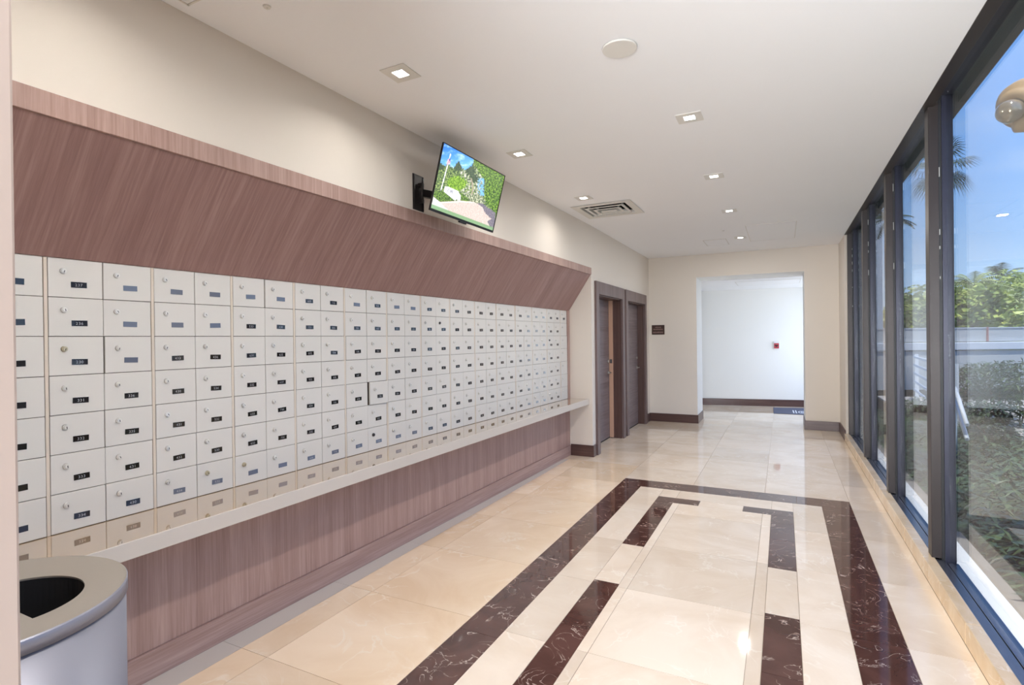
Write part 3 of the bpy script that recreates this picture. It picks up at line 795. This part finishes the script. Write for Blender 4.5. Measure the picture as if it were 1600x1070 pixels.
# ------------------------------------------------------------------ ceiling fittings
def downlight_proto():
    r = empty('downlight', (0, 0, 0))
    bm = bmesh.new()
    a, b2, c, zt = .078, .033, .033, 0
    for x0, x1, y0, y1 in ((-a, a, -a, -b2), (-a, a, b2, a), (-a, -b2, -b2, b2), (b2, a, -b2, b2)):
        box(bm, x0, x1, y0, y1, -.005, -.0005)
    finish(bm, 'trim_plate', M['vent'], r, bevel=.0)
    boxes('lens', [(-b2, b2, -b2, b2, -.0035, -.0008)], M['lamp'], r)
    return r
spots = [(-1.80, 2.31, 'square recessed downlight above the television side, nearest in view'),
         (-.525, 3.65, 'square recessed downlight beyond the round ceiling cover, right row, nearest'),
         (-1.79, 3.74, 'square recessed downlight just right of the television'),
         (-.53, 5.084, 'square recessed downlight, second in the right row'),
         (-1.785, 5.223, 'square recessed downlight touching the left end of the air diffuser'),
         (-.525, 6.565, 'square recessed downlight, third in the right row'),
         (-.53, 8.42, 'smallest square recessed downlight, last before the far wall'),
         (-1.80, .95, 'square recessed downlight above the waste bin'),
         (-.525, .95, 'square recessed downlight overhead, just inside the near opening')]
pr = downlight_proto()
for i, (x, y, lb) in enumerate(spots):
    o = pr if i == 0 else copy_tree(pr)
    o.location = (x, y, CZ); tag(o, lb, 'light', 'square recessed downlights in the ceiling')
    light('AREA', 'downlight_lamp', (x, y, CZ - .008), (1.7 if x < -1 else (14.5 if y < 2 else 7.2)), (1, .955, .90), .08, .08, (0, 0, -1), math.radians(150) if x < -1 else None)
# air diffuser
vt = empty('air_diffuser', (-1.71, 5.835, CZ), 0, 'large square white ceiling air diffuser with stepped louvres', 'vent')
def ringframe(name, o, i, z0, z1, mat, slope=0):
    """square ring; outer half-size o, inner i; slope lifts the inner edge"""
    bm = bmesh.new()
    A = [(-o, -o), (o, -o), (o, o), (-o, o)]; B = [(-i, -i), (i, -i), (i, i), (-i, i)]
    va = [[bm.verts.new((x, y, z)) for x, y in A] for z in (z0, z1)]
    vb = [[bm.verts.new((x, y, z + slope)) for x, y in B] for z in (z0, z1)]
    for k in range(4):
        j = (k + 1) % 4
        bm.faces.new((va[0][k], va[0][j], vb[0][j], vb[0][k])); bm.faces.new((va[1][k], va[1][j], vb[1][j], vb[1][k]))
        bm.faces.new((va[0][k], va[0][j], va[1][j], va[1][k])); bm.faces.new((vb[0][k], vb[0][j], vb[1][j], vb[1][k]))
    return finish(bm, name, mat, vt)
def rect_ring(name, X0, X1, Y0, Y1, x0, x1, y0, y1, parent):
    return boxes(name, [(X0, X1, Y0, y0, -.008, -.005), (X0, X1, y1, Y1, -.008, -.005), (X0, x0, y0, y1, -.008, -.005), (x1, X1, y0, y1, -.008, -.005)], M['vent'], parent)
def lip(x0, x1, y0, y1, parent):
    boxes('lip', [(x0, x0 + .002, y0, y1, -.0049, .03), (x1 - .002, x1, y0, y1, -.0049, .03), (x0 + .002, x1 - .002, y1 - .002, y1, -.0049, .03)], M['vent'], parent)
q_ = rect_ring('flange', -.325, .325, -.325, .325, -.25, .25, -.25, .25, vt); lip(-.25, .25, -.25, .25, q_)
q_ = rect_ring('louver', -.215, .215, -.185, .215, -.185, .185, -.150, .185, vt); lip(-.185, .185, -.15, .185, q_)
q_ = rect_ring('louver', -.15, .15, -.085, .15, -.12, .12, -.050, .12, vt); lip(-.12, .12, -.05, .12, q_)
boxes('centre_plate', [(-.085, .085, .01, .085, -.008, -.004)], M['vent'], vt)
boxes('duct_box', [(-.27, .27, -.285, .285, .14, .15), (-.274, -.27, -.289, .289, .0, .15), (.27, .274, -.289, .289, .0, .15), (-.27, .27, -.289, -.285, .0, .15), (-.27, .27, .285, .289, 0, .15)], M['duct'], vt)
# round concealed cover, small sprinkler discs, access panels
bm = bmesh.new(); cyl(bm, (0, 0, -.012), (0, 0, -.003), .082, .085, 40); cyl(bm, (0, 0, -.003), (0, 0, 0), .07, .07, 30)
o = finish(bm, 'ceiling_cover', M['vent'], loc=(-.70, 2.61, CZ)); tag(o, 'round flat white cover plate on the ceiling near the top of the photo', 'cover plate')
for x, y, lb in ((-.698, 7.75, 'tiny white sprinkler disc on the ceiling near the far access panel'), (-1.937, 1.589, 'tiny white sprinkler disc on the ceiling at the top edge, left of the first downlight')):
    bm = bmesh.new(); cyl(bm, (0, 0, -.006), (0, 0, 0), .014, .017, 16); cyl(bm, (0, 0, -.012), (0, 0, -.006), .005, .005, 10)
    tag(finish(bm, 'sprinkler', M['vent'], loc=(x, y, CZ)), lb, 'sprinkler', 'small ceiling sprinklers')
def panel(x0, x1, y0, y1, lb, z=CZ):
    cx, cy = (x0 + x1) / 2, (y0 + y1) / 2
    e_ = empty('access_panel', (cx, cy, z), 0, lb, 'panel')
    a, b2 = (x1 - x0) / 2, (y1 - y0) / 2
    boxes('frame', [(-a, a, -b2, -b2 + .008, -.004, -.0005), (-a, a, b2 - .008, b2, -.004, -.0005), (-a, -a + .008, -b2, b2, -.004, -.0005), (a - .008, a, -b2, b2, -.004, -.0005)], M['vent'], e_)
    boxes('hatch', [(-a + .012, a - .012, -b2 + .012, b2 - .012, -.0035, -.0005)], M['ceiling'], e_)
panel(-.42, .17, 7.55, 8.85, 'flush white ceiling access panel beside the last downlight')
panel(-1.04, -.72, 8.40, 8.95, 'small flush white ceiling access panel left of the last downlight')
panel(-2.22, -1.93, .95, 1.43, 'flush white ceiling access panel at the top left edge of the photo')
panel(-.79, .30, 10.9, 11.72, 'flush white ceiling access panel in the hallway beyond the opening', 2.515)

# ------------------------------------------------------------------ wall fittings
sg = empty('wall_sign', (-1.987, 9.82, 1.635), 0, 'small dark brown rectangular wall sign between the doors and the opening', 'sign')
boxes('plaque', [(-.112, .112, -.010, -.0005, -.085, .085)], M['sign'], sg, .002)
bm = bmesh.new(); rs = random.Random(5)
for z, x0, x1, h in ((.045, -.05, .055, .018), (.008, -.085, .085, .022), (-.045, -.09, .09, .026)):
    x = x0
    while x < x1:
        w_ = rs.uniform(.006, .012); box(bm, x, min(x + w_, x1), -.0112, -.0098, z - h / 2, z + h / 2 - rs.choice((0, .004))); x += w_ + .004
finish(bm, 'lettering', M['signtext'], sg)
hw = lambda x: 12.40 + (x + 2.8) * .95 / 5.9
al = empty('fire_alarm_pull', (-.125, hw(-.125) - .001, 1.305), math.atan(.95 / 5.9), 'small red and white fire alarm pull station on the white hallway wall', 'fire alarm')
boxes('back_box', [(-.055, .055, -.035, 0, -.078, .078)], M['white_plastic'], al, .004)
boxes('red_plate', [(-.048, .048, -.041, -.035, -.070, .040)], M['red'], al, .002)
boxes('pull_handle', [(-.030, .030, -.052, -.041, -.018, .004), (-.008, .008, -.048, -.041, -.045, -.018)], M['keyhole'], al, .002)
boxes('cover_window', [(-.044, .044, -.041, -.035, .044, .072)], M['white_plastic'], al, .001)
mt = empty('floor_mat', (.14, 12.10, 0), 0, 'dark grey floor mat with pale printed emblem in the hallway', 'mat')
bm = bmesh.new()
hexa(bm, [(-.31, -.48, 0), (.75, -.48, 0), (.75, .65, 0), (-.33, .44, 0), (-.31, -.48, .008), (.75, -.48, .008), (.75, .65, .008), (-.33, .44, .008)])
finish(bm, 'pile', M['mat'], mt, bevel=.002)
bm = bmesh.new()
for x in (.03, .075): hexa(bm, [(x, -.34, .0082), (x + .022, -.34, .0082), (x + .012, .1, .0082), (x - .01, .1, .0082), (x, -.34, .0088), (x + .022, -.34, .0088), (x + .012, .1, .0088), (x - .01, .1, .0088)])
for r0, r1 in ((.085, .065), (.04, .02)):
    for i in range(24):
        a0, a1 = 2 * PI * i / 24, 2 * PI * (i + 1) / 24
        vs4 = [(.20 + r * math.cos(a), -.15 + 2.2 * r * math.sin(a), .0086) for r, a in ((r0, a0), (r0, a1), (r1, a1), (r1, a0))]
        bm.faces.new([bm.verts.new(p) for p in vs4])
finish(bm, 'printed_emblem', M['mattext'], mt)

# ------------------------------------------------------------------ outside
struct(boxes('ground', [(.775, 60, -30, 70, -.6, -.14), (-40, 60, 13.6, 70, -.6, -.14)], M['earth']))
struct(boxes('trim_2', [(.952, 1.115, -2.7, 9.9, -.14, 0)], M['concrete'], bevel=.004))
struct(boxes('trim_3', [(1.116, 1.195, -2.7, 9.9, -.14, -.004)], M['curb_grey'], bevel=.004))
struct(boxes('roof_overhang', [(.946, 1.06, -2.75, 9.85, 2.977, 3.3), (.79, .946, -2.75, 9.85, 3.0, 3.3)], M['soffit']))
struct(boxes('sun_block_wall', [(-3.4, -3.21, -2.8, 13.6, -.1, 3.4)], M['stucco']))  # unseen outer wall added to stop sunlight leaking in from the left
struct(boxes('exterior_paving', [(2.2, 9, 6.5, 17, -.14, -.10)], M['paving']))
def local(o): return o
# pale garage-like wall across the yard, facing the camera
Rt = Vector((math.cos(yaw), math.sin(yaw), 0)); Fw = Vector((-math.sin(yaw), math.cos(yaw), 0))
D = 16.0
aw = -yaw
gw = empty('yard_wall', tuple(Rt * (D * .84) + Fw * D) , yaw, 'long low pale grey yard wall with white coping and reddish post, beyond the shrubs', 'wall')
Wd = 2.9
boxes('upper_panel', [(-Wd - 1, Wd + 1, .05, .1, 1.27, 1.66)], M['extgrey'], gw, .004)
boxes('coping', [(-Wd - 1, Wd + 1, -.06, .16, 1.02, 1.25)], M['extwhite'], gw, .02)
boxes('lower_wall', [(-Wd - 1, Wd + 1, .0, .12, -.14, 1.0)], M['extgrey'], gw)
boxes('top_rail', [(-Wd - 1, Wd + 1, .03, .12, 1.66, 1.685)], M['extwhite'], gw)
boxes('red_post', [(.70, .735, -.0, .04, 1.27, 1.70)], M['rust'], gw)
# white slatted fence seen through the second pane
def P3(px, py, depth):
    d = RM @ Vector(((px - CX) / F, 1, -(py - CY) / F)); return Vector((0, 0, EYE)) + d * depth
A = P3(1428, 553, 13.2); B = P3(1486, 560, 8.6)
A.z = B.z = 0
dirv = (B - A); Lf = dirv.length
fc = empty('slatted_fence', tuple(A), math.atan2(dirv.y, dirv.x), 'white open slatted fence seen through the second window pane', 'fence')
for z in (.16, .36, .56, .76, .96):
    boxes('slat', [(0, Lf, -.015, .015, z - .03, z + .02)], M['extwhite'], fc, .003)
for x in (0, Lf * .5, Lf):
    boxes('post', [(x - .04, x + .04, .016, .09, -.14, 1.02)], M['extwhite'], fc, .004)
# white building far right-hand side of the corridor
bd = empty('white_building', (2.55, 25, -.14), 0, 'tall plain white building seen through the farthest window panes', 'building')
boxes('wall', [(-.75, .90, 0, 9, 0, 6.3)], M['extwhite'], bd)
boxes('parapet', [(-.8, .95, -.05, 9, 6.3, 6.5)], M['extwhite'], bd)
for z in (1.2, 4.2):
    f = boxes('window', [(-.35, .35, -.03, 0, z, z + 1.3)], M['bronze_out'], bd)
# beige pier with double floodlight
pr_ = P3(1640, 165, 3.7)
pier = boxes('pier', [(1.58, 1.95, 3.95, 4.35, -.14, 3.9)], M['stucco']); tag(pier, 'beige stucco pier just outside, right of the near window pane', 'pier')
fd = empty('floodlight', (1.58, 4.12, 2.95), 0, 'beige outdoor floodlight with clear bulb, upper right, outside the glass', 'light')
# solids of revolution along -X
def revolve(bm, axis0, dirn, prof_, n=24, mi=0):
    d = Vector(dirn).normalized(); a = d.orthogonal().normalized(); b = d.cross(a); p0 = Vector(axis0)
    prev = None
    for s_, r in prof_:
        cur = [bm.verts.new(p0 + d * s_ + (a * math.cos(2 * PI * i / n) + b * math.sin(2 * PI * i / n)) * max(r, .0005)) for i in range(n)]
        if prev:
            for i in range(n):
                f = bm.faces.new((prev[i], prev[(i + 1) % n], cur[(i + 1) % n], cur[i])); f.smooth = True; f.material_index = mi
        prev = cur
Pd = Vector((1.58, 4.12, 2.95))
def fl_loc(px, py, y=4.12):
    d = RM @ Vector(((px - CX) / F, 1, -(py - CY) / F)); return Vector((0, 0, EYE)) + d * (y / d.y)
c_bulb = fl_loc(1566, 181) - Pd; c_hood = fl_loc(1582, 172, 4.06) - Pd; c_back = fl_loc(1606, 160) - Pd
bm = bmesh.new(); revolve(bm, c_back, c_hood - c_back, [(-.05, .0), (-.05, .12), (.0, .14), (.05, .135), (.056, .112), (.085, .108), (.10, .09), (.108, .07), (.10, .06), (.02, .05)])
finish(bm, 'lamp_holder', M['beige'], fd)
bm = bmesh.new(); dd = (c_bulb - c_hood).normalized(); revolve(bm, c_back + (c_hood - c_back).normalized() * .07, (c_hood - c_back), [(.0, .045), (.03, .058), (.06, .066), (.085, .063), (.108, .048), (.122, .026), (.127, .0)])
finish(bm, 'bulb', M['bulb'], fd)
bm = bmesh.new(); cyl(bm, (0, 0, -.02), tuple(c_back), .022, .022, 12); cyl(bm, (-.02, 0, -.02), (0, 0, -.02), .06, .06, 20); finish(bm, 'mounting_arm', M['beige'], fd)
bm = bmesh.new(); cc2 = fl_loc(1590, 196) - Pd; revolve(bm, cc2 + Vector((.09, 0, .02)), (-1, 0, -.25), [(0, 0), (0, .045), (.06, .05), (.11, .034), (.115, 0)]); finish(bm, 'second_holder', M['beige'], fd)

# foliage
def leaf_cloud(bm, c, rad, n_, size, rng, squash=.8, flat_bias=.3):
    for _ in range(n_):
        while True:
            p = Vector((rng.uniform(-1, 1), rng.uniform(-1, 1), rng.uniform(-1, 1)))
            if .35 < p.length < 1: break
        q = Vector(c) + Vector((p.x * rad, p.y * rad, p.z * rad * squash))
        a = Vector((rng.gauss(0, 1), rng.gauss(0, 1), rng.gauss(0, flat_bias))).normalized()
        b = a.cross(Vector((rng.gauss(0, 1), rng.gauss(0, 1), rng.gauss(0, 1)))).normalized()
        s = size * rng.uniform(.6, 1.3)
        bm.faces.new([bm.verts.new(q + a * s), bm.verts.new(q + b * s * .45), bm.verts.new(q - a * s), bm.verts.new(q - b * s * .45)])
def tree(loc, h, crown_r, leafm, label, seed, n_=5200, size=.16):
    rng = random.Random(seed)
    t_ = empty('broadleaf_tree', loc, 0, label, 'tree', 'trees beyond the yard wall')
    bm = bmesh.new()
    cyl(bm, (0, 0, 0), (.1, 0, h * .55), .2, .12, 10)
    for i in range(5):
        a = i * 1.25; cyl(bm, (.1, 0, h * .45), (math.cos(a) * crown_r * .6, math.sin(a) * crown_r * .6, h * .75), .09, .03, 8)
    finish(bm, 'trunk', M['bark'], t_)
    bm = bmesh.new()
    for i in range(16):
        a, r = rng.uniform(0, 2 * PI), crown_r * math.sqrt(rng.random()) * .75
        leaf_cloud(bm, (math.cos(a) * r, math.sin(a) * r, h - crown_r * .55 + rng.uniform(-.5, .3) * crown_r - r * .25), crown_r * rng.uniform(.28, .5), n_ // 16, size, rng)
    for i in range(10):   # skirt down to the wall
        a, r = rng.uniform(0, 2 * PI), crown_r * .8
        leaf_cloud(bm, (math.cos(a) * r, math.sin(a) * r, h * .38 + rng.uniform(-.4, .6)), crown_r * .45, n_ // 20, size, rng)
    o = finish(bm, 'crown', leafm, t_); o['kind'] = 'stuff'
TR = [(1508, 22, 3.9, 2.0, 'leaf', 'bushy yellow-green tree beyond the yard wall, just right of the near mullion'),
      (1552, 27, 4.3, 2.3, 'leaf2', 'pale flowering tree in the middle of the near window, behind the red post'),
      (1588, 33, 5.8, 2.9, 'leaf', 'taller bright green tree near the right edge of the photo'),
      (1618, 40, 5.2, 3.2, 'leaf2', 'pale green tree cut by the right edge of the photo'),
      (1424, 27, 3.7, 1.5, 'leaf', 'green tree beyond the fence, left part of the second pane'),
      (1444, 33, 4.7, 2.8, 'leaf2', 'grey-green tree above the slatted fence in the second pane'),
      (1478, 41, 5.2, 3.2, 'leaf', 'green tree mostly hidden behind the near mullion')]
for i, (px, dep, h, r, lm_, lb) in enumerate(TR):
    p = P3(px, 520, dep); tree((p.x, p.y, -.14), h, r, M[lm_], lb, i + 10)
def palm(loc, h, fl_, nf, leafm, label, seed, fan=False, droop=.5, trunk=.13):
    rng = random.Random(seed)
    e_ = empty('palm_tree', loc, 0, label, 'palm tree')
    bm = bmesh.new(); tube(bm, [(0, 0, 0), (.04, 0, h * .5), (0, 0, h)], trunk, 10); finish(bm, 'trunk', M['bark'], e_)
    for i in range(nf):
        bm = bmesh.new()
        a = 2.4 * i; el = rng.uniform(-.9, 1.25) if fan else rng.uniform(-.2, 1.2)
        d = Vector((math.cos(a) * math.cos(el), math.sin(a) * math.cos(el), math.sin(el)))
        if fan:
            st = .42 * fl_; base = Vector((0, 0, h)); tip = base + d * st
            cyl(bm, base, tip, .012, .008, 5)
            side = d.cross(Vector((0, 0, 1))).normalized(); upv = side.cross(d)
            for k in range(18):
                th = (k - 8.5) / 9 * 1.8
                dv = (d * math.cos(th) + side * math.sin(th)).normalized()
                l_ = fl_ * .6 * (1 - .12 * abs(th)); w_ = .009
                mid = tip + dv * l_ * .6; end = tip + dv * l_ + Vector((0, 0, -.3 * l_))
                pv = dv.cross(upv).normalized() * w_
                bm.faces.new([bm.verts.new(tip), bm.verts.new(mid + pv), bm.verts.new(end), bm.verts.new(mid - pv)])
        else:
            pts = [Vector((0, 0, h)) + d * (fl_ * s_) + Vector((0, 0, -droop * fl_ * s_ * s_)) for s_ in [j / 14 for j in range(15)]]
            tube(bm, pts[::2], .014, 5)
            side = d.cross(Vector((0, 0, 1))).normalized()
            for j in range(2, 15):
                for sgn in (-1, 1):
                    l_ = fl_ * .28 * math.sin(PI * (j / 15) ** .8) + .05
                    q0 = pts[j]; q1 = q0 + side * sgn * l_ * .8 + d * l_ * .4 + Vector((0, 0, -l_ * .55)); w_ = (pts[j] - pts[j - 1]) * .38
                    bm.faces.new([bm.verts.new(q0 - w_), bm.verts.new(q0 + w_), bm.verts.new(q1)])
        finish(bm, 'frond', leafm, e_)
p = P3(1466, 262, 13.5); palm((p.x, p.y, -.14), p.z + .14, .95, 30, M['palm'], 'dark fan palm half hidden behind the near mullion, crown high in the sky', 1, True)
p = P3(1522, 446, 24.5); palm((p.x, p.y, -.14), p.z + .1, 1.5, 18, M['palm_sun'], 'sunlit feather palm left of centre in the near window', 2)
p = P3(1388, 340, 18); palm((p.x, p.y, -.14), p.z + .1, .75, 18, M['palm'], 'slender palm in front of the white building', 3, trunk=.1)
p = P3(1562, 436, 50); palm((p.x, p.y, -.14), p.z + .1, 3.6, 16, M['palm'], 'dark feather palm behind the bright tree near the right edge', 4)
# shrubs right outside the glass: separate arching plants of long leaves
def shrub(x, y, h, seed, label, leafm='leaf_dark', nl=90):
    rng = random.Random(seed)
    e_ = empty('leafy_shrub', (x, y, -.14), 0, label, 'shrub', 'shrubs in the bed outside the windows')
    bm = bmesh.new()
    for i in range(5):
        a = rng.uniform(0, 2 * PI); cyl(bm, (0, 0, 0), (math.cos(a) * .15, math.sin(a) * .15, h * .6), .012, .006, 6)
    finish(bm, 'stems', M['bark'], e_)
    bm = bmesh.new()
    for i in range(nl * 3):
        a = rng.uniform(0, 2 * PI); r = rng.uniform(.02, .28); z = h * rng.uniform(.12, 1) ** .8
        q = Vector((math.cos(a) * r, math.sin(a) * r, z)); d = Vector((math.cos(a + rng.gauss(0, .6)), math.sin(a + rng.gauss(0, .6)), rng.uniform(-.3, .7))).normalized()
        s = d.cross(Vector((0, 0, 1))).normalized() * .013 * rng.uniform(.7, 1.6); l_ = rng.uniform(.07, .2)
        m_ = q + d * l_ * .5; e2 = q + d * l_ + Vector((0, 0, -l_ * .3))
        bm.faces.new([bm.verts.new(q), bm.verts.new(m_ + s), bm.verts.new(e2), bm.verts.new(m_ - s)])
    o = finish(bm, 'leaves', M[leafm], e_); o['kind'] = 'stuff'
rng = random.Random(21)
bm = bmesh.new()
def spray(bm, x, y, z0, h, spread, nl, rng, long_=.2):
    for i in range(nl):
        a = rng.uniform(0, 2 * PI); r = spread * math.sqrt(rng.random()); z = z0 + h * rng.uniform(.05, 1)
        q = Vector((x + math.cos(a) * r, y + math.sin(a) * r, z)); d = Vector((math.cos(a + rng.gauss(0, .8)), math.sin(a + rng.gauss(0, .8)), rng.uniform(-.4, .5))).normalized()
        l_ = long_ * rng.uniform(.4, 1.1); s_ = d.cross(Vector((0, 0, 1))).normalized() * l_ * .11
        m_ = q + d * l_ * .5; e2 = q + d * l_ + Vector((0, 0, -l_ * .25))
        bm.faces.new([bm.verts.new(q), bm.verts.new(m_ + s_), bm.verts.new(e2), bm.verts.new(m_ - s_)])
for i in range(1500):
    x = rng.uniform(1.32, 4.6); y = rng.uniform(1.6, 12.5)
    if x > 2.9 and y > 9.5: continue
    spray(bm, x, y, -.14, .16 + .14 * min(2.2, x - 1.2) * rng.uniform(.5, 1.2), .16, 26, rng)
o = finish(bm, 'ground_cover', M['leaf_dark'])
tag(o, 'dense dark green planting filling the bed right outside the windows', 'ground cover', kind='stuff')
for n_, (px, dep, lb) in enumerate(((1497, 9.5, 'waist-high leafy shrub beside the near mullion, before the pale wall'),
                                    (1530, 11.5, 'waist-high leafy shrub just left of the red post'),
                                    (1560, 10, 'waist-high leafy shrub just right of the red post'),
                                    (1592, 9.2, 'waist-high leafy shrub at the right edge of the photo'),
                                    (1438, 9.4, 'leafy shrub low in the second pane, near the slatted fence'),
                                    (1545, 7.2, 'knee-high leafy shrub nearest the glass in the middle of the near pane'))):
    p = P3(px, 520, dep)
    shrub(p.x, p.y, (1.05, 1.0, 1.1, 1.15, .5, .7)[n_], 300 + n_, lb, 'leaf_dark', 330)
# white sloping handrail outside the near pane
hr_ = empty('handrail', (0, 0, 0), 0, 'white sloping double handrail outside, beside the near mullion', 'handrail')
a_, b_2 = P3(1492, 606, 6.6), P3(1511, 664, 6.0)
for off in (0, .16):
    bm = bmesh.new(); o3 = Vector((0, 0, -off)); tube(bm, [a_ + o3, b_2 + o3], .022, 10); finish(bm, 'rail', M['extwhite'], hr_)
bm = bmesh.new()
for q in (a_,): cyl(bm, (q.x, q.y, -.14), (q.x, q.y, q.z), .02, .02, 8)
finish(bm, 'post', M['extwhite'], hr_)
